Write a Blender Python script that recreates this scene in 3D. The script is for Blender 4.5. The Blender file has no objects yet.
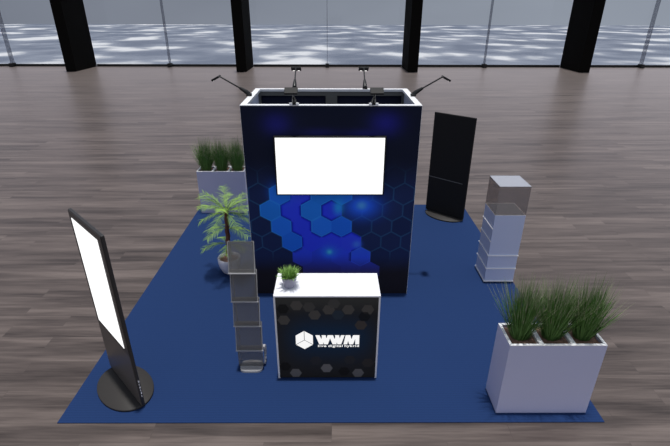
import bpy, bmesh, math, random
import numpy as np
from mathutils import Vector, Matrix
random.seed(7)
C = bpy.context.scene.collection
PI = math.pi

def s2l(c):
    return tuple(((v/255)/12.92 if v/255 <= .04045 else ((v/255+.055)/1.055)**2.4) for v in c)

# ------------------------------------------------------------------ materials
def mat(name, col, rough=.6, spec=.3, metal=0., coat=0., bump=0., bscale=60., var=0., vscale=8.):
    m = bpy.data.materials.new(name); m.use_nodes = True
    nt = m.node_tree; b = nt.nodes['Principled BSDF']
    b.inputs['Base Color'].default_value = (*col, 1)
    b.inputs['Roughness'].default_value = rough
    b.inputs['Specular IOR Level'].default_value = spec
    b.inputs['Metallic'].default_value = metal
    b.inputs['Coat Weight'].default_value = coat
    tc = nt.nodes.new('ShaderNodeTexCoord')
    if var:
        n = nt.nodes.new('ShaderNodeTexNoise'); n.inputs['Scale'].default_value = vscale; n.inputs['Detail'].default_value = 4
        nt.links.new(tc.outputs['Object'], n.inputs['Vector'])
        mx = nt.nodes.new('ShaderNodeMix'); mx.data_type = 'RGBA'
        mx.inputs[6].default_value = (*[v*(1-var) for v in col], 1)
        mx.inputs[7].default_value = (*[min(1, v*(1+var)) for v in col], 1)
        nt.links.new(n.outputs['Fac'], mx.inputs[0]); nt.links.new(mx.outputs[2], b.inputs['Base Color'])
    if bump:
        n = nt.nodes.new('ShaderNodeTexNoise'); n.inputs['Scale'].default_value = bscale
        nt.links.new(tc.outputs['Object'], n.inputs['Vector'])
        bp = nt.nodes.new('ShaderNodeBump'); bp.inputs['Strength'].default_value = bump; bp.inputs['Distance'].default_value = .01
        nt.links.new(n.outputs['Fac'], bp.inputs['Height']); nt.links.new(bp.outputs['Normal'], b.inputs['Normal'])
    return m

def emit(name, col, strength):
    m = bpy.data.materials.new(name); m.use_nodes = True
    nt = m.node_tree; b = nt.nodes['Principled BSDF']
    b.inputs['Base Color'].default_value = (.02, .02, .02, 1)
    b.inputs['Emission Color'].default_value = (*col, 1); b.inputs['Emission Strength'].default_value = strength
    return m

def clear(name, diff, tcol, a, gloss=.08, rough=.1):
    """tinted see-through acrylic / glass: transparent + a little diffuse + a little gloss"""
    m = bpy.data.materials.new(name); m.use_nodes = True
    nt = m.node_tree; nt.nodes.clear()
    o = nt.nodes.new('ShaderNodeOutputMaterial')
    t = nt.nodes.new('ShaderNodeBsdfTransparent'); t.inputs[0].default_value = (*tcol, 1)
    d = nt.nodes.new('ShaderNodeBsdfDiffuse'); d.inputs[0].default_value = (*diff, 1)
    g = nt.nodes.new('ShaderNodeBsdfGlossy'); g.inputs['Roughness'].default_value = rough
    m1 = nt.nodes.new('ShaderNodeMixShader'); m1.inputs[0].default_value = a
    m2 = nt.nodes.new('ShaderNodeMixShader'); m2.inputs[0].default_value = gloss
    nt.links.new(t.outputs[0], m1.inputs[1]); nt.links.new(d.outputs[0], m1.inputs[2])
    nt.links.new(m1.outputs[0], m2.inputs[1]); nt.links.new(g.outputs[0], m2.inputs[2])
    nt.links.new(m2.outputs[0], o.inputs[0])
    return m

def attr_mat(name, rough=.6):
    m = bpy.data.materials.new(name); m.use_nodes = True
    nt = m.node_tree; b = nt.nodes['Principled BSDF']
    a = nt.nodes.new('ShaderNodeAttribute'); a.attribute_name = 'Print'
    nt.links.new(a.outputs['Color'], b.inputs['Base Color'])
    b.inputs['Roughness'].default_value = rough; b.inputs['Specular IOR Level'].default_value = .02
    return m

M = {}
M['laminate'] = mat('white_laminate', (.80, .80, .84), .55, .3)
M['laminate_body'] = mat('planter_laminate', (.54, .56, .75), .6, .2, var=.02, vscale=3)
M['alu'] = mat('white_aluminium', (.86, .86, .87), .4, .4)
M['alu_grey'] = mat('grey_profile', (.15, .15, .14), .5, .4)
M['black'] = mat('black_powder_coat', (.012, .012, .012), .45, .3)
M['column'] = mat('black_column_steel', (.006, .0055, .005), .8, .03)
M['kiosk'] = mat('charcoal_metal', (.030, .028, .027), .35, .4)
M['kiosk_panel'] = mat('charcoal_front', (.085, .076, .069), .4, .4, coat=.1)
M['kiosk_black'] = mat('black_back_panel', (.022, .0215, .0215), .7, .1)
M['disc'] = mat('charcoal_base', (.038, .035, .033), .55, .2)
M['led'] = emit('lamp_led', (1, .98, .95), 2)
M['screen'] = emit('lit_white_screen', (1, 1, 1), 1.25)
M['lamp_grey'] = mat('lamp_head_grey', (.020, .0195, .0185), .5, .2)
M['lamp_black'] = mat('lamp_black', (.01, .01, .01), .4, .4)
M['logo'] = mat('white_print', (.9, .9, .9), .6, .2)
M['logo_lit'] = emit('backlit_white_logo', (1, 1, 1), .92)
M['soil'] = mat('bark_soil', (.26, .16, .12), .9, .1, bump=.8, bscale=70, var=.55, vscale=60)
M['grass'] = mat('dark_grass', (.105, .22, .055), .6, .2, var=.35, vscale=20)
M['seed'] = mat('grass_seed', (.30, .32, .20), .7, .2, var=.3, vscale=20)
M['palm'] = mat('palm_leaf', (.24, .40, .07), .5, .3, var=.35, vscale=9)
M['trunk'] = mat('palm_trunk', (.16, .06, .042), .8, .2, var=.4, vscale=30, bump=.5, bscale=40)
M['pot_white'] = mat('white_glazed_pot', (.72, .72, .78), .4, .4)
M['pot_grey'] = mat('grey_pot', (.30, .30, .38), .55, .3)
M['succulent'] = mat('bright_leaf', (.23, .40, .10), .5, .3, var=.4, vscale=40)
M['ped'] = mat('blue_grey_cabinet', (.58, .64, .83), .5, .3)
M['ped_line'] = mat('white_strip', (.95, .95, .95), .5, .3)
M['acrylic'] = clear('clear_acrylic', (.70, .70, .76), (.80, .77, .74), .13, .03, .15)
M['acrylic_skylit'] = clear('skylit_acrylic_top', (.78, .83, .95), (.80, .78, .76), .30, .05, .15)  # same acrylic as the cover, sky reflection put into a paler, bluer colour
M['acrylic_smoke'] = clear('smoky_acrylic', (.22, .217, .21), (.77, .76, .75), .42, .02, .25)
M['acrylic_edge'] = clear('bright_acrylic_edge', (.55, .55, .56), (.9, .9, .9), .65, .05, .2)
M['glass'] = clear('window_glass', (.5, .5, .5), (.97, .98, .98), .0, .015, .0)
M['fin'] = clear('glass_fin', (.22, .22, .24), (.80, .81, .84), .28, .02, .1)
M['navy_back'] = mat('navy_fabric_back', (.020, .022, .045), .8, .1)
M['inner'] = mat('pale_inner_lining', (.60, .64, .78), .6, .2, var=.1, vscale=6)

# --------------------------------------------------------------- mesh helpers
class MB:
    def __init__(s): s.v = []; s.f = []; s.mi = []; s.sm = []
    def add(s, vs, fs, mi=0, sm=False):
        o = len(s.v); s.v += [tuple(v) for v in vs]
        s.f += [tuple(i+o for i in f) for f in fs]; s.mi += [mi]*len(fs); s.sm += [sm]*len(fs)
    def box(s, x0, x1, y0, y1, z0, z1, mi=0, mtx=None):
        vs = [Vector((x, y, z)) for z in (z0, z1) for y in (y0, y1) for x in (x0, x1)]
        if mtx: vs = [mtx @ v for v in vs]
        s.add(vs, [(0,2,3,1),(4,5,7,6),(0,1,5,4),(2,6,7,3),(0,4,6,2),(1,3,7,5)], mi)
    def tube(s, pts, rads, n=10, mi=0, cap=True):
        pts = [Vector(p) for p in pts]; rings = []
        prev = None
        for i, p in enumerate(pts):
            t = (pts[min(i+1, len(pts)-1)] - pts[max(i-1, 0)]).normalized()
            a = prev if prev is not None else (Vector((1,0,0)) if abs(t.x) < .9 else Vector((0,1,0)))
            u = (a - t*a.dot(t)).normalized(); w = t.cross(u); prev = u
            rings.append([p + (u*math.cos(2*PI*k/n) + w*math.sin(2*PI*k/n))*rads[i] for k in range(n)])
        vs = [v for r in rings for v in r]
        fs = [(i*n+k, i*n+(k+1)%n, (i+1)*n+(k+1)%n, (i+1)*n+k) for i in range(len(pts)-1) for k in range(n)]
        s.add(vs, fs, mi, True)
        if cap:
            s.add(rings[0], [tuple(range(n-1, -1, -1))], mi); s.add(rings[-1], [tuple(range(n))], mi)
    def lathe(s, prof, n=32, c=(0,0,0), mi=0, sx=1, sy=1):
        vs = [(c[0]+r*sx*math.cos(2*PI*k/n), c[1]+r*sy*math.sin(2*PI*k/n), c[2]+z) for r, z in prof for k in range(n)]
        fs = [(i*n+k, i*n+(k+1)%n, (i+1)*n+(k+1)%n, (i+1)*n+k) for i in range(len(prof)-1) for k in range(n)]
        s.add(vs, fs, mi, True)
    def build(s, name, m, parent=None, bevel=0, loc=None):
        me = bpy.data.meshes.new(name); me.from_pydata(s.v, [], s.f)
        for x in (m if isinstance(m, (list, tuple)) else [m]): me.materials.append(x)
        me.polygons.foreach_set('material_index', s.mi); me.polygons.foreach_set('use_smooth', s.sm)
        me.update()
        o = bpy.data.objects.new(name, me); C.objects.link(o)
        if parent: o.parent = parent
        if loc: o.location = loc
        if bevel:
            b = o.modifiers.new('bevel', 'BEVEL'); b.width = bevel; b.segments = 2; b.limit_method = 'ANGLE'
        return o

def thing(name, label, cat, loc, rz=0, group=None):
    o = bpy.data.objects.new(name, None); C.objects.link(o); o.empty_display_size = .1
    o.location = loc; o.rotation_euler = (0, 0, rz); o['label'] = label; o['category'] = cat
    if group: o['group'] = group
    return o
def copy_thing(root, loc, rz, label):
    def rec(o, p):
        c = o.copy(); C.objects.link(c)
        if p: c.parent = p
        for ch in list(o.children): rec(ch, c)
        return c
    r = rec(root, None); r.location = loc; r.rotation_euler = (0, 0, rz); r['label'] = label
    return r
def struct(o): o['kind'] = 'structure'; return o
def box(name, b, m, parent=None, bevel=0):
    mb = MB(); mb.box(*b); return mb.build(name, m, parent, bevel)

# ------------------------------------------------------------- camera & light
yaw, pitch, roll, FPX = .005386, .444051, .002567, 453.454
fwd = Vector((math.sin(yaw)*math.cos(pitch), math.cos(yaw)*math.cos(pitch), -math.sin(pitch)))
r0 = Vector((math.cos(yaw), -math.sin(yaw), 0)); u0 = r0.cross(fwd)
rt = r0*math.cos(roll) + u0*math.sin(roll); up = u0*math.cos(roll) - r0*math.sin(roll)
cd = bpy.data.cameras.new('camera'); cam = bpy.data.objects.new('camera', cd); C.objects.link(cam)
cam.matrix_world = Matrix(((rt.x, up.x, -fwd.x, .0098), (rt.y, up.y, -fwd.y, -2.9569), (rt.z, up.z, -fwd.z, 3.4310), (0, 0, 0, 1)))
cd.sensor_width = 36; cd.lens = 36*FPX/670; cd.clip_end = 1000; cd.clip_start = .05
bpy.context.scene.camera = cam

sc = bpy.context.scene
sc.view_settings.view_transform = 'Standard'; sc.view_settings.look = 'None'
sc.view_settings.exposure = 0; sc.view_settings.gamma = 1; sc.view_settings.use_curve_mapping = False
w = bpy.data.worlds.new('overcast_sky'); sc.world = w; w.use_nodes = True
nt = w.node_tree; bg = nt.nodes['Background']
tc = nt.nodes.new('ShaderNodeTexCoord')
mp = nt.nodes.new('ShaderNodeMapping'); mp.inputs['Scale'].default_value = (1, 1, 3)
nz = nt.nodes.new('ShaderNodeTexNoise'); nz.inputs['Scale'].default_value = 2.2; nz.inputs['Detail'].default_value = 3
sx = nt.nodes.new('ShaderNodeSeparateXYZ')
ad = nt.nodes.new('ShaderNodeMath'); ad.operation = 'MULTIPLY_ADD'; ad.inputs[1].default_value = .45; ad.inputs[2].default_value = .22
a2 = nt.nodes.new('ShaderNodeMath'); a2.operation = 'MULTIPLY_ADD'; a2.inputs[1].default_value = .6
cr = nt.nodes.new('ShaderNodeValToRGB')
cr.color_ramp.elements[0].position = .2; cr.color_ramp.elements[0].color = (*s2l((121, 126, 139)), 1)
cr.color_ramp.elements[1].position = .9; cr.color_ramp.elements[1].color = (*s2l((155, 162, 175)), 1)
L = nt.links.new
L(tc.outputs['Generated'], mp.inputs['Vector']); L(mp.outputs[0], nz.inputs['Vector']); L(tc.outputs['Generated'], sx.inputs[0])
L(sx.outputs['X'], ad.inputs[0]); L(nz.outputs['Fac'], a2.inputs[0]); L(ad.outputs[0], a2.inputs[2]); L(a2.outputs[0], cr.inputs[0])
mr = nt.nodes.new('ShaderNodeMapRange'); mr.inputs['From Min'].default_value = .02; mr.inputs['From Max'].default_value = .16
mr.inputs['To Min'].default_value = 1.0; mr.inputs['To Max'].default_value = 1.38
L(sx.outputs['Z'], mr.inputs['Value']); L(mr.outputs[0], bg.inputs['Strength']); L(cr.outputs[0], bg.inputs['Color']); bg.inputs['Strength'].default_value = 1.0

sd = bpy.data.lights.new('sun', 'SUN'); sd.energy = 3.3; sd.angle = math.radians(1.6); sd.color = (1, .985, .96)
so = bpy.data.objects.new('sun', sd); C.objects.link(so); so.location = (0, 0, 12)
so.rotation_euler = Vector((-.015, -.035, -1)).to_track_quat('-Z', 'Y').to_euler()

# ---------------------------------------------------------------- the setting
YW = 27.45
def floor_mat():
    m = bpy.data.materials.new('grey_oak_planks'); m.use_nodes = True
    nt = m.node_tree; b = nt.nodes['Principled BSDF']; N = nt.nodes.new; L = nt.links.new
    tc = N('ShaderNodeTexCoord')
    br = N('ShaderNodeTexBrick'); br.offset = .37; br.inputs['Scale'].default_value = 1
    br.inputs['Brick Width'].default_value = 1.6; br.inputs['Row Height'].default_value = .2
    br.inputs['Mortar Size'].default_value = .0018; br.inputs['Mortar Smooth'].default_value = .3
    br.inputs['Color1'].default_value = (0, 0, 0, 1); br.inputs['Color2'].default_value = (1, 1, 1, 1); br.inputs['Mortar'].default_value = (.5, .5, .5, 1)
    L(tc.outputs['Object'], br.inputs['Vector'])
    # shift the grain per plank
    sh = N('ShaderNodeVectorMath'); sh.operation = 'MULTIPLY_ADD'; sh.inputs[1].default_value = (1.6, .22, 0)
    L(br.outputs['Color'], sh.inputs[0]); L(tc.outputs['Object'], sh.inputs[2])
    def noise(scale, sc3, det):
        mp = N('ShaderNodeMapping'); mp.inputs['Scale'].default_value = sc3
        L(sh.outputs[0], mp.inputs['Vector'])
        n = N('ShaderNodeTexNoise'); n.inputs['Scale'].default_value = scale; n.inputs['Detail'].default_value = det; n.inputs['Roughness'].default_value = .6
        L(mp.outputs[0], n.inputs['Vector']); return n
    n0 = noise(1, (.22, 2.6, 1), 4); n1 = noise(1, (.42, 7, 1), 5); n2 = noise(1, (2.2, 45, 1), 4)
    m1 = N('ShaderNodeMath'); m1.operation = 'MULTIPLY_ADD'; m1.inputs[1].default_value = .42
    L(n2.outputs['Fac'], m1.inputs[0])
    m0 = N('ShaderNodeMath'); m0.operation = 'MULTIPLY_ADD'; m0.inputs[1].default_value = 1.0
    m9 = N('ShaderNodeMath'); m9.operation = 'SUBTRACT'; m9.inputs[1].default_value = .5
    L(n0.outputs['Fac'], m9.inputs[0]); L(m9.outputs[0], m0.inputs[0]); L(n1.outputs['Fac'], m0.inputs[2]); L(m0.outputs[0], m1.inputs[2])
    m2 = N('ShaderNodeMath'); m2.operation = 'MULTIPLY_ADD'; m2.inputs[1].default_value = .06
    L(br.outputs['Color'], m2.inputs[0]); L(m1.outputs[0], m2.inputs[2])
    cr = N('ShaderNodeValToRGB'); e = cr.color_ramp.elements
    e[0].position = .50; e[0].color = (.034, .027, .0245, 1)
    e[1].position = 1.02; e[1].color = (.150, .121, .108, 1)
    k = e.new(.76); k.color = (.088, .070, .063, 1)
    L(m2.outputs[0], cr.inputs[0])
    mx = N('ShaderNodeMix'); mx.data_type = 'RGBA'; mx.inputs[7].default_value = (.035, .03, .028, 1)
    ml = N('ShaderNodeMath'); ml.operation = 'MULTIPLY'; ml.inputs[1].default_value = .5
    L(br.outputs['Fac'], ml.inputs[0]); L(ml.outputs[0], mx.inputs[0]); L(cr.outputs[0], mx.inputs[6])
    L(mx.outputs[2], b.inputs['Base Color'])
    b.inputs['Roughness'].default_value = .6; b.inputs['Specular IOR Level'].default_value = 0
    fr = N('ShaderNodeFresnel'); fr.inputs['IOR'].default_value = 1.5
    gl = N('ShaderNodeBsdfGlossy'); gl.inputs['Roughness'].default_value = .32; gl.inputs['Color'].default_value = (1, .88, .84, 1)
    ms = N('ShaderNodeMixShader'); L(fr.outputs[0], ms.inputs[0]); L(b.outputs[0], ms.inputs[1]); L(gl.outputs[0], ms.inputs[2])
    L(ms.outputs[0], nt.nodes['Material Output'].inputs['Surface'])
    return m
fl = MB(); fl.box(-34, 34, -7, YW + .35, -.3, 0)
struct(fl.build('floor', floor_mat()))

def snow_mat():
    m = bpy.data.materials.new('patchy_snow_ground'); m.use_nodes = True
    nt = m.node_tree; b = nt.nodes['Principled BSDF']; N = nt.nodes.new; L = nt.links.new
    tc = N('ShaderNodeTexCoord'); mp = N('ShaderNodeMapping'); mp.inputs['Scale'].default_value = (.10, .08, 1)
    L(tc.outputs['Object'], mp.inputs['Vector'])
    n = N('ShaderNodeTexNoise'); n.inputs['Scale'].default_value = 1.0; n.inputs['Detail'].default_value = 4; n.inputs['Roughness'].default_value = .45
    L(mp.outputs[0], n.inputs['Vector'])
    cr = N('ShaderNodeValToRGB'); e = cr.color_ramp.elements
    e[0].position = .40; e[0].color = (.140, .158, .205, 1); e[1].position = .63; e[1].color = (.56, .56, .58, 1)
    k = e.new(.54); k.color = (.215, .235, .285, 1)
    L(n.outputs['Fac'], cr.inputs[0]); L(cr.outputs[0], b.inputs['Base Color'])
    b.inputs['Roughness'].default_value = .9; b.inputs['Specular IOR Level'].default_value = .0
    return m
gd = MB(); gd.box(-330, 330, YW + .6, 198, -3.4, -3)
struct(gd.build('ground', snow_mat()))

# black columns, one 10.05 m bay between each; deep blades standing inside the glass
colx = [-25.4, -15.27, -5.33, 4.69, 14.79, 24.9]
for x in colx[1:5]:
    k = MB(); k.box(x - .30, x + .30, 24.85, YW - .05, 0, 9)
    struct(k.build('trim_' + str(colx.index(x)), M['column'], bevel=.02))
for i in range(5):
    xa, xb = colx[i] + .30, colx[i+1] - .30
    if i == 0: xa = colx[0]
    if i == 4: xb = colx[5]
    g = MB(); g.box(xa, xb, YW - .04, YW + .06, 0, .14)
    wn = struct(g.build('window_%d' % (i+1), M['black']))
    xm = (colx[i] + colx[i+1])/2 - .02
    xm += (.2, .06, 0, -.13, -.27)[i]
    p = MB(); p.box(xa, xm - .006, YW, YW + .02, .14, 9); p.build('glass_pane', M['glass'], wn)
    p = MB(); p.box(xm + .006, xb, YW, YW + .02, .14, 9); p.build('glass_pane', M['glass'], wn)
    p = MB(); p.box(xm - .014, xm + .014, YW - .40, YW - .005, .16, 9); p.build('glass_fin', M['fin'], wn)
    p = MB(); p.box(xm - .11, xm + .11, YW - .46, YW - .045, .0, .22); p.build('fin_shoe', M['black'], wn, bevel=.01)

# ------------------------------------------------------------------- carpet
def carpet_mat():
    m = bpy.data.materials.new('blue_carpet'); m.use_nodes = True
    nt = m.node_tree; b = nt.nodes['Principled BSDF']; N = nt.nodes.new; L = nt.links.new
    tc = N('ShaderNodeTexCoord')
    wv = N('ShaderNodeTexWave'); wv.bands_direction = 'Y'; wv.inputs['Scale'].default_value = 11; wv.inputs['Distortion'].default_value = 1.2; wv.inputs['Detail'].default_value = 2
    n = N('ShaderNodeTexNoise'); n.inputs['Scale'].default_value = 140; n.inputs['Detail'].default_value = 2
    L(tc.outputs['Object'], wv.inputs['Vector']); L(tc.outputs['Object'], n.inputs['Vector'])
    a = N('ShaderNodeMath'); a.operation = 'MULTIPLY_ADD'; a.inputs[1].default_value = .35
    L(wv.outputs['Fac'], a.inputs[0]); L(n.outputs['Fac'], a.inputs[2])
    cr = N('ShaderNodeValToRGB'); e = cr.color_ramp.elements
    e[0].position = .35; e[0].color = (.0112, .0295, .096, 1); e[1].position = 1; e[1].color = (.0150, .0385, .120, 1)
    L(a.outputs[0], cr.inputs[0]); L(cr.outputs[0], b.inputs['Base Color'])
    b.inputs['Roughness'].default_value = .95; b.inputs['Specular IOR Level'].default_value = .12
    return m
cp = MB(); cp.box(-2.5, 2.5, 0, 5.06, 0, .008)
o = cp.build('carpet', carpet_mat()); o['label'] = 'large square royal blue carpet under the exhibition stand'; o['category'] = 'carpet'
FZ = .008

# ---------------------------------------------------------- exhibition tower
TX0, TX1, TY0, TY1, TH = -1.009, .991, 2.07, 3.217, 2.463
tw = thing('exhibition_tower', 'tall hollow rectangular tower with blue hexagon print and white rim', 'display wall', (-.009, 2.6435, FZ))
def rel(x0, x1, y0, y1, z0, z1): return (x0+.009, x1+.009, y0-2.6435, y1-2.6435, z0-FZ, z1-FZ)
P = .07
# rim and corner posts
f = MB()
for z0, z1 in ((FZ, FZ+.05), (TH-.03, TH)):
    f.box(*rel(TX0, TX1, TY0, TY0+P, z0, z1)); f.box(*rel(TX0, TX1, TY1-P, TY1, z0, z1))
    f.box(*rel(TX0, TX0+P, TY0+P, TY1-P, z0, z1)); f.box(*rel(TX1-P, TX1, TY0+P, TY1-P, z0, z1))
for x in (TX0, TX1-.03):
    for y in (TY0, TY1-.03):
        f.box(*rel(x, x+.03, y, y+.03, FZ+.05, TH-.03))
f.build('frame', M['alu'], tw)
for x0, x1 in ((TX0+.03, TX0+P), (-.085, .067), (TX1-P, TX1-.03)):
    for y0, y1 in ((TY0+.012, TY0+.06), (TY1-.06, TY1-.012)):
        box('upright_profile', rel(x0, x1, y0, y1, FZ+.05, TH-.03), M['alu_grey'], tw)
for y0, y1 in ((TY0+.014, TY0+.058), (TY1-.058, TY1-.014)):
    box('cross_profile', rel(TX0+.03, TX1-.03, y0, y1, TH-.085, TH-.031), M['alu_grey'], tw)
box('back_print', rel(TX0+.012, TX1-.012, TY1-.010, TY1+.002, FZ+.01, TH-.012), M['navy_back'], tw)
box('lining', rel(TX0+.03, TX1-.03, TY1-.0135, TY1-.0105, FZ+.06, TH-.03), M['navy_back'], tw)
for s in (0, 1):
    x = TX0 if s == 0 else TX1
    d = 1 if s == 0 else -1
    a, b_ = sorted((x - d*.002, x + d*.008))
    box('side_print', rel(a, b_, TY0+.012, TY1-.012, FZ+.01, TH-.012), M['navy_back'], tw)
    a, b_ = sorted((x + d*.032, x + d*.04))
    box('lining', rel(a, b_, TY0+.06, TY1-.06, FZ+.06, TH-.031), M['inner'], tw)

def lerp(a, b, t): return a + (b-a)*t
def smooth(e0, e1, x):
    t = np.clip((x-e0)/(e1-e0), 0, 1); return t*t*(3-2*t)
def lin(c): return np.array(s2l(c))
def print_panel(name, x0, x1, z0, z1, y, nx, nz, colour, parent, m):
    """one printed panel: a fine grid whose colour layer holds the artwork"""
    X, Z = np.meshgrid(np.linspace(x0, x1, nx+1), np.linspace(z0, z1, nz+1))
    n = X.size
    v = np.stack([X.ravel(), np.full(n, y), Z.ravel()], 1)
    idx = np.arange(n).reshape(nz+1, nx+1)
    q = np.stack([idx[:-1, :-1], idx[:-1, 1:], idx[1:, 1:], idx[1:, :-1]], -1).reshape(-1, 4)
    # back plate gives the panel its thickness
    vb = np.array([(x0, y+.01, z0), (x1, y+.01, z0), (x1, y+.01, z1), (x0, y+.01, z1)])
    c = [idx[0, 0], idx[0, -1], idx[-1, -1], idx[-1, 0]]
    extra = [[n+3, n+2, n+1, n], [n, n+1, c[1], c[0]], [n+2, n+3, c[3], c[2]], [n+3, n, c[0], c[3]], [n+1, n+2, c[2], c[1]]]
    me = bpy.data.meshes.new(name)
    me.from_pydata(np.vstack([v, vb]).tolist(), [], q.tolist() + [[int(i) for i in e] for e in extra])
    col = np.zeros((n+4, 4)); col[:, 3] = 1; col[:n, :3] = colour(X.ravel(), Z.ravel()); col[n:, :3] = .02
    at = me.color_attributes.new('Print', 'FLOAT_COLOR', 'POINT'); at.data.foreach_set('color', col.ravel().astype(np.float32))
    me.materials.append(m); me.update()
    o = bpy.data.objects.new(name, me); C.objects.link(o); o.parent = parent
    return o

PK = 1/.27          # printed ink: picture colour over the light that falls on a wall
def tower_art(x, z):
    w, rs = .247, .2139
    r0_, x0_ = .993, .117
    row = np.round((z - r0_)/rs)
    best = []
    for dr in (-1, 0, 1):
        rr = np.round((z - r0_)/rs) + dr
        off = x0_ + np.where(np.mod(rr, 2) == 0, 0., w/2)
        k0 = np.round((x - off)/w)
        for dk in (-1, 0, 1):
            cx = off + (k0+dk)*w; cz = r0_ + rr*rs
            best.append((np.hypot(x-cx, z-cz), rr, np.round((cx - x0_)/(w/2))))
    D = np.array([b[0] for b in best]); R_ = np.array([b[1] for b in best]); K = np.array([b[2] for b in best])
    o = np.argsort(D, 0); i0, i1 = o[0], o[1]; ar = np.arange(x.size)
    d0, d1 = D[i0, ar], D[i1, ar]
    edge = (d1*d1 - d0*d0)/(2*w)           # distance to the cell border
    # cells: (row, half-step) -> kind ; row 0 is z = .993, half-step 0 is x = .117
    kinds = {}
    T, B, V, U, Q = 1, 2, 3, 4, 5
    for r, lst in {2: {-6: B, -4: V, -2: T, 0: T}, 1: {-7: T, -5: V, -3: T, -1: V},
                   0: {-6: B, -4: V, -2: B, 0: B, 2: 6},
                   -1: {-5: B, -3: V, -1: V, 1: V}, -2: {-4: Q, -2: Q, 0: Q, 2: U}, -3: {-3: Q, -1: Q, 1: Q, 3: Q}}.items():
        for k, t in lst.items(): kinds[(r, k)] = t
    def kind(Ri, Ki):
        out = np.zeros(x.size, int)
        for (r, k), t in kinds.items(): out[(Ri == r) & (Ki == k)] = t
        return out
    k0, k1 = kind(R_[i0, ar], K[i0, ar]), kind(R_[i1, ar], K[i1, ar])
    pal = np.array([lin(c) for c in ((18, 25, 48), (22, 74, 136), (21, 66, 140), (29, 40, 158), (27, 50, 142), (27, 42, 132), (19, 28, 54), (38, 34, 78))])
    c = pal[k0]
    vary = (.88 + .24*np.mod(np.sin(R_[i0, ar]*12.9 + K[i0, ar]*4.7)*43.7, 1))[:, None]
    c = c*vary
    # dark cells: fine teal outlines, fading away up and down the wall
    fade = smooth(.45, .75, z)*(1 - smooth(1.55, 1.95, z))
    dark = (k0 == 0) | (k0 == 6)
    line = (1 - smooth(.004, .011, edge))*dark*fade
    c = lerp(c, lin((24, 48, 72)), (line*.72)[:, None])
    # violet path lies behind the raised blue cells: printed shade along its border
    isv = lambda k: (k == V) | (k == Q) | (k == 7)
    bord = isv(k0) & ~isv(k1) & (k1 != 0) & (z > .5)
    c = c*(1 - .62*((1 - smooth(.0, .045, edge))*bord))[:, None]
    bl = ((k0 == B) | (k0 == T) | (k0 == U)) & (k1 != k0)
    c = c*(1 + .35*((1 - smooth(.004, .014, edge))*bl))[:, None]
    # path melts into the dark lower part
    low = smooth(.30, .62, z)*dark + (~dark)
    c = lerp(np.tile(lin((19, 18, 22)), (x.size, 1)), c, np.clip(low, 0, 1)[:, None])
    q = (~dark)*(1 - smooth(.30, .66, z))
    c = lerp(c, lin((30, 27, 48)), (q*.9)[:, None])
    top = smooth(1.35, 1.9, z)*dark
    c = lerp(c, lin((12, 14, 23)), (top*.95)[:, None])
    def glow(cx, cz, r, col, a, rz=None):
        nonlocal c
        g = np.exp(-(((x-cx)/r)**2 + ((z-cz)/(rz or r))**2))*a
        c = lerp(c, lin(col), np.clip(g, 0, 1)[:, None])
    glow(-.62, 2.26, .15, (20, 20, 68), .8, .12); glow(.60, 2.27, .16, (20, 20, 74), .85, .12)
    glow(-.15, 2.16, .22, (20, 20, 62), .55, .05); glow(.38, 2.15, .22, (20, 20, 66), .65, .05)
    glow(.356, 1.27, .20, (24, 62, 150), .95, .15); glow(.356, 1.275, .055, (48, 96, 190), .9, .05)
    glow(.078, 1.25, .055, (24, 96, 140), .85, .09)
    glow(-.033, .635, .09, (26, 74, 165), .8, .08); glow(-.033, .635, .03, (44, 120, 150), .9)
    glow(.31, .742, .05, (40, 76, 180), .8)
    glow(-.60, 1.44, .12, (24, 80, 180), .5)
    return np.clip(c*PK, 0, .93)
M['print'] = attr_mat('printed_fabric', .65)
fp = print_panel('front_print', TX0+.004, TX1-.004, FZ+.001, TH-.007, TY0-.003, 400, 480, tower_art, tw, M['print'])
fp.location = (.009, -2.6435, -FZ)

# ------------------------------------------------------------- wall screen
wsn = thing('wall_screen', 'wide lit white flat screen mounted on the front of the blue tower', 'screen', (-.022, 2.07, 1.426))
f = MB(); x0, x1, z0, z1, y0, y1 = -.632, .632, .0, .704, -.052, -.0035
f.box(x0, x1, y0, y1, z0, z1)
f.build('housing', M['black'], wsn, bevel=.004)
box('screen', (-.616, .616, -.056, -.0525, .016, .690), M['screen'], wsn)

# ---------------------------------------------------------------- arm lamps
def make_lamp(label):
    """stands on a rim at the origin, arm reaching out along +X"""
    t = thing('arm_spotlight', label, 'lamp', (0, 0, 0), 0, 'arm spotlights clamped to the tower rim')
    c = MB(); c.box(-.03, .032, -.03, .03, .0015, .028)
    c.build('clamp', M['lamp_black'], t, bevel=.004)
    j = MB(); j.tube([(.0, 0, .02), (.03, 0, .045), (.11, 0, .095)], [.027, .027, .016], 12)
    j.build('joint', M['lamp_black'], t)
    a = MB(); a.tube([(.10, 0, .088), (.33, 0, .222), (.348, 0, .223)], [.009, .009, .009], 8)
    a.build('arm', M['lamp_black'], t)
    mt = Matrix.Translation((.345, 0, .221)) @ Matrix.Rotation(math.radians(27), 4, 'Y')
    h = MB(); h.box(-.012, .085, -.068, .068, -.012, .012, 0, mt)
    hd = h.build('lamp_head', M['lamp_grey'], t, bevel=.005)
    for s in (-1, 1):
        g = MB(); g.box(.068, .078, s*.034-.014, s*.034+.014, -.0130, -.0122, 0, mt)
        g.build('led_panel', M['led'], hd)
    return t
zt = TH + .001
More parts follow.
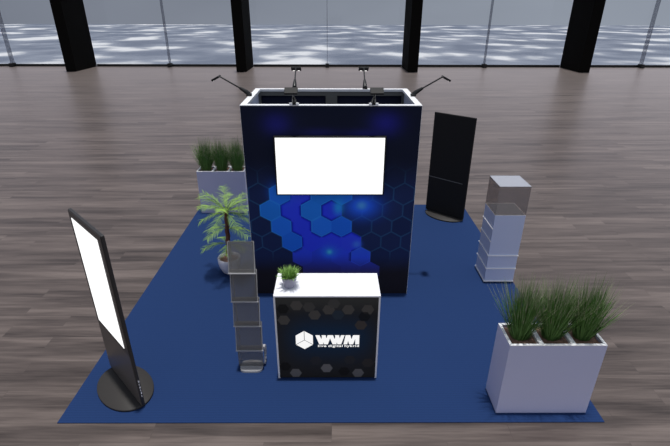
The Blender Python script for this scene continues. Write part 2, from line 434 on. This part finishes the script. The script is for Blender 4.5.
LP = [((TX1-.012, 2.645, zt), 0, 'black arm spotlight clamped to the right rim of the blue tower'),
      ((TX0+.012, 2.645, zt), PI, 'black arm spotlight clamped to the left rim of the blue tower'),
      ((-.493, TY1-.03, zt), PI/2, 'arm spotlight on the back tower rim, left one, reaching to the windows'),
      ((.432, TY1-.03, zt), PI/2, 'arm spotlight on the back tower rim, right one, reaching to the windows'),
      ((-.412, TY0+.045, zt), -PI/2, 'arm spotlight on the front tower rim, left one, reaching over the white screen'),
      ((.455, TY0+.045, zt), -PI/2, 'arm spotlight on the front tower rim, right one, reaching over the white screen')]
for i, (loc, rz, lab) in enumerate(LP):
    if i == 0:
        lamp0 = make_lamp(lab); lamp0.location = loc; lamp0.rotation_euler = (0, 0, rz)
    elif i < 4: copy_thing(lamp0, loc, rz, lab)
    if i == 4:
        front0 = copy_thing(lamp0, loc, rz, lab)
        for s in (-1, 1):
            k = MB(); k.box(.046, .066, s*.036-.016, s*.036+.016, .0015, .028)
            k.build('clamp_pad', M['ped_line'], front0, bevel=.003)
    elif i == 5: copy_thing(front0, loc, rz, lab)
    d = Vector((math.cos(rz), math.sin(rz), 0))
    ld = bpy.data.lights.new('lamp_beam', 'SPOT'); ld.energy = .6; ld.spot_size = math.radians(100); ld.spot_blend = .9; ld.shadow_soft_size = .06
    lo = bpy.data.objects.new('lamp_beam', ld); C.objects.link(lo)
    lo.location = Vector(loc) + d*.42 + Vector((0, 0, .165))
    lo.rotation_euler = (-d*.42 + Vector((0, 0, -1.1))).to_track_quat('-Z', 'Y').to_euler()

# ------------------------------------------------------------------ counter
CX0, CX1, CY0, CY1, CH = -.544, .456, .546, .949, 1.0146
ct = thing('counter', 'white topped promotion counter with dark printed front and white logo', 'counter', (-.044, .7475, FZ))
def crel(x0, x1, y0, y1, z0, z1): return (x0+.044, x1+.044, y0-.7475, y1-.7475, z0-FZ, z1-FZ)
box('worktop', crel(CX0, CX1, CY0, CY1, CH-.016, CH), M['laminate'], ct, .003)
f = MB()
for x0, x1 in ((CX0, CX0+.022), (CX1-.022, CX1)):
    f.box(*crel(x0, x1, CY0+.004, CY1-.004, FZ, CH-.016))
f.box(*crel(CX0+.022, CX1-.022, CY1-.03, CY1-.004, FZ, CH-.016))
f.box(*crel(CX0+.022, CX1-.022, CY0+.014, CY0+.04, FZ, FZ+.03))
f.build('body', M['alu'], ct)
def counter_art(x, z):
    c = np.tile(lin((22, 21, 20)), (x.size, 1))
    g = np.exp(-((x+.02)/.42)**4 - ((z-.52)/.24)**2)
    c = lerp(c, lin((13, 27, 42)), np.clip(g*1.0, 0, 1)[:, None])
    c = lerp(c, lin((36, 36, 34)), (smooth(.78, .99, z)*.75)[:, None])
    def hexa(cx, cz, r, col, a=1):
        nonlocal c
        dx, dz = np.abs(x-cx), np.abs(z-cz)
        d = np.maximum(dz, dx*.866 + dz*.5)
        c = lerp(c, lin(col), ((1 - smooth(r*.866-.006, r*.866+.003, d))*a)[:, None])
    dim = (46, 44, 41)
    for cx, cz, col in ((-.331, .908, dim), (-.162, .80, dim), (-.029, .86, dim), (.156, .86, dim), (.34, .86, dim), (-.456, .74, dim),
                        (.279, .68, (40, 36, 33)), (-.213, .89, (40, 39, 37)), (.02, .93, (40, 39, 37)), (-.3645, .08, (62, 60, 58)),
                        (-.0515, .143, (66, 64, 62)), (.267, .079, (62, 60, 58)), (-.468, .165, (14, 13, 13)), (.124, .10, (15, 14, 14)),
                        (.362, .21, (29, 27, 26)), (-.16, .24, (25, 25, 27)), (.18, .25, (25, 25, 26)), (.31, .78, (13, 14, 16)), (-.46, .87, (14, 14, 14)), (.06, .80, (24, 30, 36))):
        hexa(cx, cz, .062, col, .85)
    return np.clip(c*PK, 0, .9)
cpn = print_panel('front_print', CX0+.018, CX1-.018, FZ+.012, CH-.018, CY0, 240, 240, counter_art, ct, M['print'])
cpn.location = (.044, -.7475, -FZ)
# logo: hexagonal cube, heavy wordmark, small tagline — flat on the print
lg = MB(); ly = CY0 - .0015
def poly(pts):
    n = len(pts)
    if sum(pts[i][0]*pts[(i+1) % n][1] - pts[(i+1) % n][0]*pts[i][1] for i in range(n)) < 0: pts = pts[::-1]
    y_ = ly - len(lg.v)*4e-6
    vs = [(x, y_, z) for x, z in pts] + [(x, ly+.0012, z) for x, z in pts]
    lg.add(vs, [tuple(range(n)), tuple(range(2*n-1, n-1, -1))] + [(i, i+n, (i+1) % n + n, (i+1) % n) for i in range(n)])
hx, hz, hr, gp = -.267, .5005, .107, .0032
hp = [(hx + hr*.87*math.cos(PI/2 + i*PI/3)*1.0, hz + hr*math.sin(PI/2 + i*PI/3)) for i in range(6)]
for i in (0, 2, 4):
    # rhombus between arms at vertices i and i+2 (arms up, lower left, lower right)
    q = [(hx, hz), hp[i], hp[(i+1) % 6], hp[(i+2) % 6]]
    mx_ = sum(p[0] for p in q)/4; mz_ = sum(p[1] for p in q)/4
    dl = math.hypot(mx_-hx, mz_-hz); ox, oz = (mx_-hx)/dl*gp, (mz_-hz)/dl*gp
    poly([(px+ox, pz+oz) for px, pz in q])
S = .427/417; LX, ZT, ZB = -.159, .560, .449
def tx(u): return LX + (u-195)*S
def stroke(ut, ub, wd, zt=ZT, zb=ZB): poly([(tx(ub), zb), (tx(ub+wd), zb), (tx(ut+wd), zt), (tx(ut), zt)])
for b in (195, 322):
    stroke(b, b+36, 40); stroke(b+68, b+38, 32); stroke(b+58, b+82, 38); stroke(b+116, b+84, 34)
stroke(482, 462, 36); stroke(490, 516, 36); stroke(552, 520, 34); stroke(574, 574, 38)
poly([(tx(552), ZT), (tx(574), ZT-.05), (tx(612), ZT-.05), (tx(612), ZT)][::-1])
lo_ = lg.build('logo', M['logo_lit'], cpn)
xw = -.135
for word, wlen in (('live', .082), ('digital', .142), ('hybrid', .142)):
    tcv = bpy.data.curves.new('tag', 'FONT'); tcv.body = word; tcv.size = .036; tcv.space_character = 1.15; tcv.offset = .0009; tcv.extrude = .0006
    to = bpy.data.objects.new('tag', tcv); C.objects.link(to)
    bpy.context.view_layer.update()
    me = bpy.data.meshes.new_from_object(to.evaluated_get(bpy.context.evaluated_depsgraph_get())); bpy.data.objects.remove(to)
    xs = [v.co.x for v in me.vertices]; sc_ = wlen/(max(xs)-min(xs))
    for v in me.vertices: v.co = Vector((xw + (v.co.x-min(xs))*sc_, ly - v.co.z, .4175 + v.co.y))
    me.materials.clear(); me.materials.append(M['logo_lit'])
    tg = bpy.data.objects.new('tagline_word', me); C.objects.link(tg); tg.parent = cpn
    xw += wlen + .018

# -------------------------------------------------------- plant on the counter
def blade(mb, base, d, length, droop, wd, segs=4, mi=0, tip=None):
    """one narrow leaf bending over along d"""
    p = Vector(base); v = Vector(d).normalized()
    side = v.cross(Vector((0, 0, 1)))
    side = side.normalized() if side.length > .01 else Vector((1, 0, 0))
    if random.random() < .5: side = (side + v.cross(side)*random.uniform(-.8, .8)).normalized()
    vs = []; st = length/segs
    for i in range(segs+1):
        w_ = wd*(1 - (i/segs)**2)*.5 + wd*.04
        vs += [p - side*w_, p + side*w_]
        p = p + v*st
        v = (v + Vector((0, 0, -droop/segs))).normalized()
    o = len(mb.v)
    mb.add(vs, [(2*i, 2*i+1, 2*i+3, 2*i+2) for i in range(segs)], mi, True)
    if tip: mb.mi[-1] = tip

pc = (-.405, .715)
t = thing('potted_plant', 'small spiky green plant in a grey pot on the white counter top', 'plant', (pc[0], pc[1], CH))
m_ = MB(); m_.lathe([(.0, .001), (.046, .001), (.052, .012), (.066, .07), (.074, .112), (.074, .116), (.067, .116), (.063, .098)], 28)
m_.build('pot', M['pot_grey'], t)
m_ = MB(); m_.lathe([(.064, .099), (.03, .103), (0, .104)], 20); m_.build('soil', M['soil'], t)
m_ = MB()
for i in range(320):
    a = random.uniform(0, 2*PI); r = .05*math.sqrt(random.random()); e = random.uniform(.4, 1.5)
    d = (math.cos(a)*math.cos(e), math.sin(a)*math.cos(e), math.sin(e))
    blade(m_, (r*math.cos(a), r*math.sin(a), .101), d, random.uniform(.06, .115), random.uniform(.1, .5), .0085, 3)
m_.build('foliage', M['succulent'], t)

# ---------------------------------------------------------------- planters
PW, PD, PH = .843, .308, .80
def make_planter(label):
    t = thing('grass_planter', label, 'planter', (0, 0, 0), 0, 'white trough planters with three grass clumps')
    x, y, r = PW/2, PD/2, .024
    b = MB()
    b.box(-x, x, -y, -y+r, 0, PH-.006); b.box(-x, x, y-r, y, 0, PH-.006)
    b.box(-x, -x+r, -y+r, y-r, 0, PH-.006); b.box(x-r, x, -y+r, y-r, 0, PH-.006); b.box(-x+r, x-r, -y+r, y-r, .0, .02)
    b.build('trough', M['laminate_body'], t)
    b = MB(); z0, z1 = PH-.006, PH
    b.box(-x, x, -y, -y+r, z0, z1); b.box(-x, x, y-r, y, z0, z1); b.box(-x, -x+r, -y+r, y-r, z0, z1); b.box(x-r, x, -y+r, y-r, z0, z1)
    b.build('rim', M['alu'], t)
    cw = (PW - 2*r - 2*.042)/3
    for i in range(2):
        xx = -x + r + (i+1)*cw + i*.042
        box('divider', (xx, xx+.042, -y+r, y-r, .55, PH-.001), M['alu'], t)
    for i in range(3):
        cx = -x + r + cw/2 + i*(cw+.042)
        s = MB(); n = 10
        vs = [(cx-cw/2+.001 + (cw-.002)*a/n, -y+r+.001 + (2*y-2*r-.002)*b_/n, PH-.035 + random.uniform(0, .012)) for b_ in range(n+1) for a in range(n+1)]
        s.add(vs, [(k*(n+1)+a, k*(n+1)+a+1, (k+1)*(n+1)+a+1, (k+1)*(n+1)+a) for k in range(n) for a in range(n)], 0)
        s.build('soil', M['soil'], t)
        g = MB()
        for k in range(560):
            a = random.uniform(0, 2*PI); rr = .075*math.sqrt(random.random())
            lean = max(-.56, min(.56, random.gauss(0, .33)))
            d = (math.cos(a)*abs(lean) + random.uniform(-.1, .1), math.sin(a)*abs(lean)*.8 + random.uniform(-.1, .1), 1)
            ln = random.uniform(.38, .64)*(1 - .35*abs(lean))*1.05
            blade(g, (cx + rr*math.cos(a), rr*math.sin(a)*.85, PH-.035), d, ln, random.uniform(0, .25), .0062, 4, 0, 1 if random.random() < .85 and ln > .34 else None)
        g.build('grass_clump', [M['grass'], M['seed']], t)
    return t
pl0 = make_planter('white trough planter with three grass clumps at the front right carpet corner')
pl0.location = (1.535 + PW/2, .1045 + PD/2, FZ)
copy_thing(pl0, (-2.40 + PW/2, 4.67 + PD/2, FZ), 0, 'white trough planter with three grass clumps behind the potted palm')

# ------------------------------------------------------------------- palm
px, py = -1.455, 2.62
t = thing('potted_palm', 'small palm with brown trunk in a round white pot on the carpet', 'plant', (px, py, FZ))
m_ = MB(); m_.lathe([(0, .001), (.085, .001), (.105, .02), (.142, .10), (.156, .17), (.158, .235), (.152, .243), (.138, .238), (.130, .19)], 36)
m_.build('pot', M['pot_white'], t)
m_ = MB(); m_.lathe([(.134, .20), (.07, .207), (0, .21)], 28); m_.build('soil', M['soil'], t)
m_ = MB(); pts = [(.004*math.sin(i*1.3) + .03*i/22, .006*math.cos(i*1.1), .19 + .76*i/22) for i in range(23)]
m_.tube(pts, [.032 - .006*i/22 + (.004 if i % 2 else 0) for i in range(23)], 10); m_.build('trunk', M['trunk'], t)
def frond(mb, base, az, el, length, droop):
    p = Vector(base); v = Vector((math.cos(az)*math.cos(el), math.sin(az)*math.cos(el), math.sin(el)))
    n = 15; st = length/n; pts = [p.copy()]; 
    for i in range(n):
        p = p + v*st; v = (v + Vector((0, 0, -droop/n))).normalized(); pts.append(p.copy())
    mb.tube(pts, [.006*(1 - .8*i/n) for i in range(n+1)], 5)
    for i in range(3, n+1):
        t_ = (pts[i] - pts[i-1]).normalized(); s_ = t_.cross(Vector((0, 0, 1))).normalized()
        ll = .11*math.sin(PI*min(1, (i-1.5)/(n+.5)))**.7 + .03
        for sg in (-1, 1):
            for q in (0,):
                d = (s_*sg*.8 + t_*.75 + Vector((0, 0, random.uniform(-.25, .15)))).normalized()
                blade(mb, pts[i] - (pts[i]-pts[i-1])*q, d, ll*random.uniform(.8, 1.1), random.uniform(.3, .8), .0085, 3)
m_ = MB()
for zz, n, ln, el in ((.95, 10, .46, .66), (.93, 7, .42, .15), (.70, 5, .38, .1), (.46, 5, .32, .15)):
    a0 = random.uniform(0, 6)
    for i in range(n):
        hx_ = .03*(zz-.19)/.76
        az = a0 + 2*PI*i/n + random.uniform(-.25, .25); e_ = el + random.uniform(-.15, .3); l_ = ln*random.uniform(.8, 1.1)
        room = .405 - hx_
        if math.cos(az)*l_ > room - .06: l_ = max(.2, (room - .06)/math.cos(az))   # the tower wall is close by
        frond(m_, (hx_, 0, zz-.008), az, e_, min(l_, .56), random.uniform(.5, .9))
m_.build('fronds', M['palm'], t)

# ---------------------------------------------------------------- kiosks
def make_kiosk(lit, label, loc, rz):
    """panel runs along local X, screen side faces local -Y"""
    t = thing('display_kiosk', label, 'kiosk', loc, rz)
    W_, H_, D_ = .757, 1.82, .030
    b = MB(); n = 56
    b.lathe([(0, 0), (.975, 0), (1, .006), (1, .018), (.985, .024), (0, .024)], n, (.012, -.012, 0), 0, .358, .24)
    b.build('base', M['disc'], t)
    y0 = -.004
    p = MB(); p.box(-W_/2, W_/2, y0, y0+D_, .0245, H_)
    p.build('housing', M['kiosk'] if lit else M['kiosk_black'], t, bevel=.006)
    if lit:
        box('bezel', (-W_/2+.006, W_/2-.006, y0-.004, y0-.0005, .62, H_-.008), M['kiosk'], t)
        box('screen', (-W_/2+.065, W_/2-.095, y0-.007, y0-.0042, .66, 1.755), M['screen'], t)
        box('lower_panel', (-W_/2+.006, W_/2-.006, y0-.004, y0-.0005, .026, .618), M['kiosk_panel'], t)
        k = MB()
        for i, z in enumerate((.13, .165, .20, .235, .27, .305)):
            k.box(W_/2+.0002, W_/2+.0012, y0+.014, y0+.014+.006+.004*(i % 2), z, z+.022)
        k.build('side_mark', M['logo'], t)
    else:
        box('upper_panel', (-W_/2+.006, W_/2-.006, y0-.004, y0-.0005, .686, H_-.006), M['kiosk_black'], t)
        box('lower_panel', (-W_/2+.006, W_/2-.006, y0-.004, y0-.0005, .026, .672), M['kiosk_black'], t)
        o = box('seam_strip', (-W_/2+.012, W_/2-.09, y0-.0046, y0-.0006, .6725, .6855), M['alu_grey'], t)
    return t
make_kiosk(True, 'tall charcoal kiosk with lit white screen on an oval base, front left carpet corner', (-2.05, .44, FZ), math.radians(-45))
make_kiosk(False, 'tall all black kiosk with a thin seam, on the carpet right of the tower', (2.03, 4.566, FZ), math.radians(-41.4))

# ---------------------------------------------------------- showcase pedestal
ex0, ex1, ey0, ey1, eh, eg = 2.0997, 2.497, 2.3464, 2.7562, 1.0135, 1.413
t = thing('showcase_pedestal', 'pale blue grey showcase pedestal with a clear glass cover, right carpet edge', 'pedestal', ((ex0+ex1)/2, (ey0+ey1)/2, FZ))
ox, oy = (ex0+ex1)/2, (ey0+ey1)/2
def prel(x0, x1, y0, y1, z0, z1): return (x0-ox, x1-ox, y0-oy, y1-oy, z0-FZ, z1-FZ)
box('cabinet', prel(ex0, ex1, ey0, ey1, FZ+.002, eh), M['ped'], t, .002)
for z in (.028, .228, .428):
    m_ = MB(); m_.box(*prel(ex0-.012, ex1, ey0-.018, ey0+.004, z-.006, z+.006)); m_.box(*prel(ex0-.012, ex0+.004, ey0+.004, ey1+.003, z-.006, z+.006))
    m_.build('front_strip', M['ped_line'], t)
for z in (.635, .82):
    box('side_strip', prel(ex0-.010, ex0+.004, ey0, ey1, z-.006, z+.006), M['ped_line'], t)
m_ = MB(); z0, z1 = eh, eh+.004
m_.box(*prel(ex0, ex1, ey0, ey0+.008, z0, z1)); m_.box(*prel(ex0, ex1, ey1-.008, ey1, z0, z1)); m_.box(*prel(ex0, ex0+.008, ey0+.008, ey1-.008, z0, z1)); m_.box(*prel(ex1-.008, ex1, ey0+.008, ey1-.008, z0, z1))
m_.build('top_edge', M['ped_line'], t)
box('display_floor', prel(ex0+.009, ex1-.009, ey0+.009, ey1-.009, eh+.0005, eh+.003), mat('grey_display_floor', (.25, .25, .26), .5, .3), t)
m_ = MB(); gt = .005; z0 = eh+.0045
m_.box(*prel(ex0, ex1, ey0, ey0+gt, z0, eg-gt)); m_.box(*prel(ex0, ex1, ey1-gt, ey1, z0, eg-gt))
m_.box(*prel(ex0, ex0+gt, ey0+gt, ey1-gt, z0, eg-gt)); m_.box(*prel(ex1-gt, ex1, ey0+gt, ey1-gt, z0, eg-gt))
m_.build('glass_cover', M['acrylic'], t)
box('glass_top', prel(ex0, ex1, ey0, ey1, eg-gt, eg), M['acrylic_skylit'], t)

# ------------------------------------------------------------ brochure stand
bx, by = -.845, .735
t = thing('brochure_stand', 'slim see through acrylic brochure stand left of the counter', 'stand', (bx, by, FZ))
hw = .137; lv = [(.24, .55), (.55, .845), (.845, 1.165), (1.165, 1.465)]
m_ = MB(); n = 20                     # rounded foot plate
prof = [(.006+hw*.86*math.copysign(abs(math.cos(2*PI*i/n))**.5, math.cos(2*PI*i/n)), .085*math.copysign(abs(math.sin(2*PI*i/n))**.6, math.sin(2*PI*i/n)) - .03) for i in range(n)]
vs = [(x, y, z) for z in (.001, .022) for x, y in prof]
m_.add(vs, [tuple(range(n-1, -1, -1)), tuple(range(n, 2*n))] + [(i, (i+1) % n, (i+1) % n+n, i+n) for i in range(n)])
m_.build('foot', M['acrylic_edge'], t)
m_ = MB(); m_.box(-hw+.01, hw-.01, -.035, -.029, .0225, .239); m_.build('lower_sheet', M['acrylic_smoke'], t)
for (z0, z1) in lv:
    m_ = MB(); y0, y1 = -.046, .026; hw = .137 - .012*(z0-.2)      # leaning back sheet
    m_.add([(-hw, y0, z0), (hw, y0, z0), (hw, y1, z1), (-hw, y1, z1), (-hw, y0+.005, z0), (hw, y0+.005, z0), (hw, y1+.005, z1), (-hw, y1+.005, z1)],
           [(0,1,2,3), (7,6,5,4), (0,4,5,1), (2,6,7,3), (0,3,7,4), (1,5,6,2)])
    sh = m_.build('pocket_sheet', M['acrylic_smoke'], t)
    m_ = MB(); m_.box(-hw-.002, hw+.006, y0-.012, y0-.001, z0-.004, z0+.005); m_.build('shelf_lip', M['acrylic_edge'], sh)
    m_ = MB(); m_.box(-hw, hw, y0-.001, .031, z0-.006, z0-.001); m_.build('shelf', M['acrylic_smoke'], sh)
    for sgn in (-1, 1):
        m_ = MB(); x = sgn*(hw-.0036)
        m_.tube([(x, y0, z0), (x, y1, z1)], [.0035, .0035], 6); m_.build('edge', M['acrylic_edge'], sh)
for sgn in (-1, 1):
    m_ = MB(); m_.tube([(sgn*.112, .042, .0225), (sgn*.112, .042, 1.46)], [.0045, .0045], 8); m_.build('upright_rail', M['acrylic_edge'], t)
m_ = MB()
for i in range(9):
    a = PI*.5*i/8
    z = .03 + .20*i/8; y = .02 + .07*math.sin(PI*i/8); 
    m_.box(.128, .150, y-.03, y+.012, z, z+.0252)
m_.build('side_bracket', M['acrylic_edge'], t)
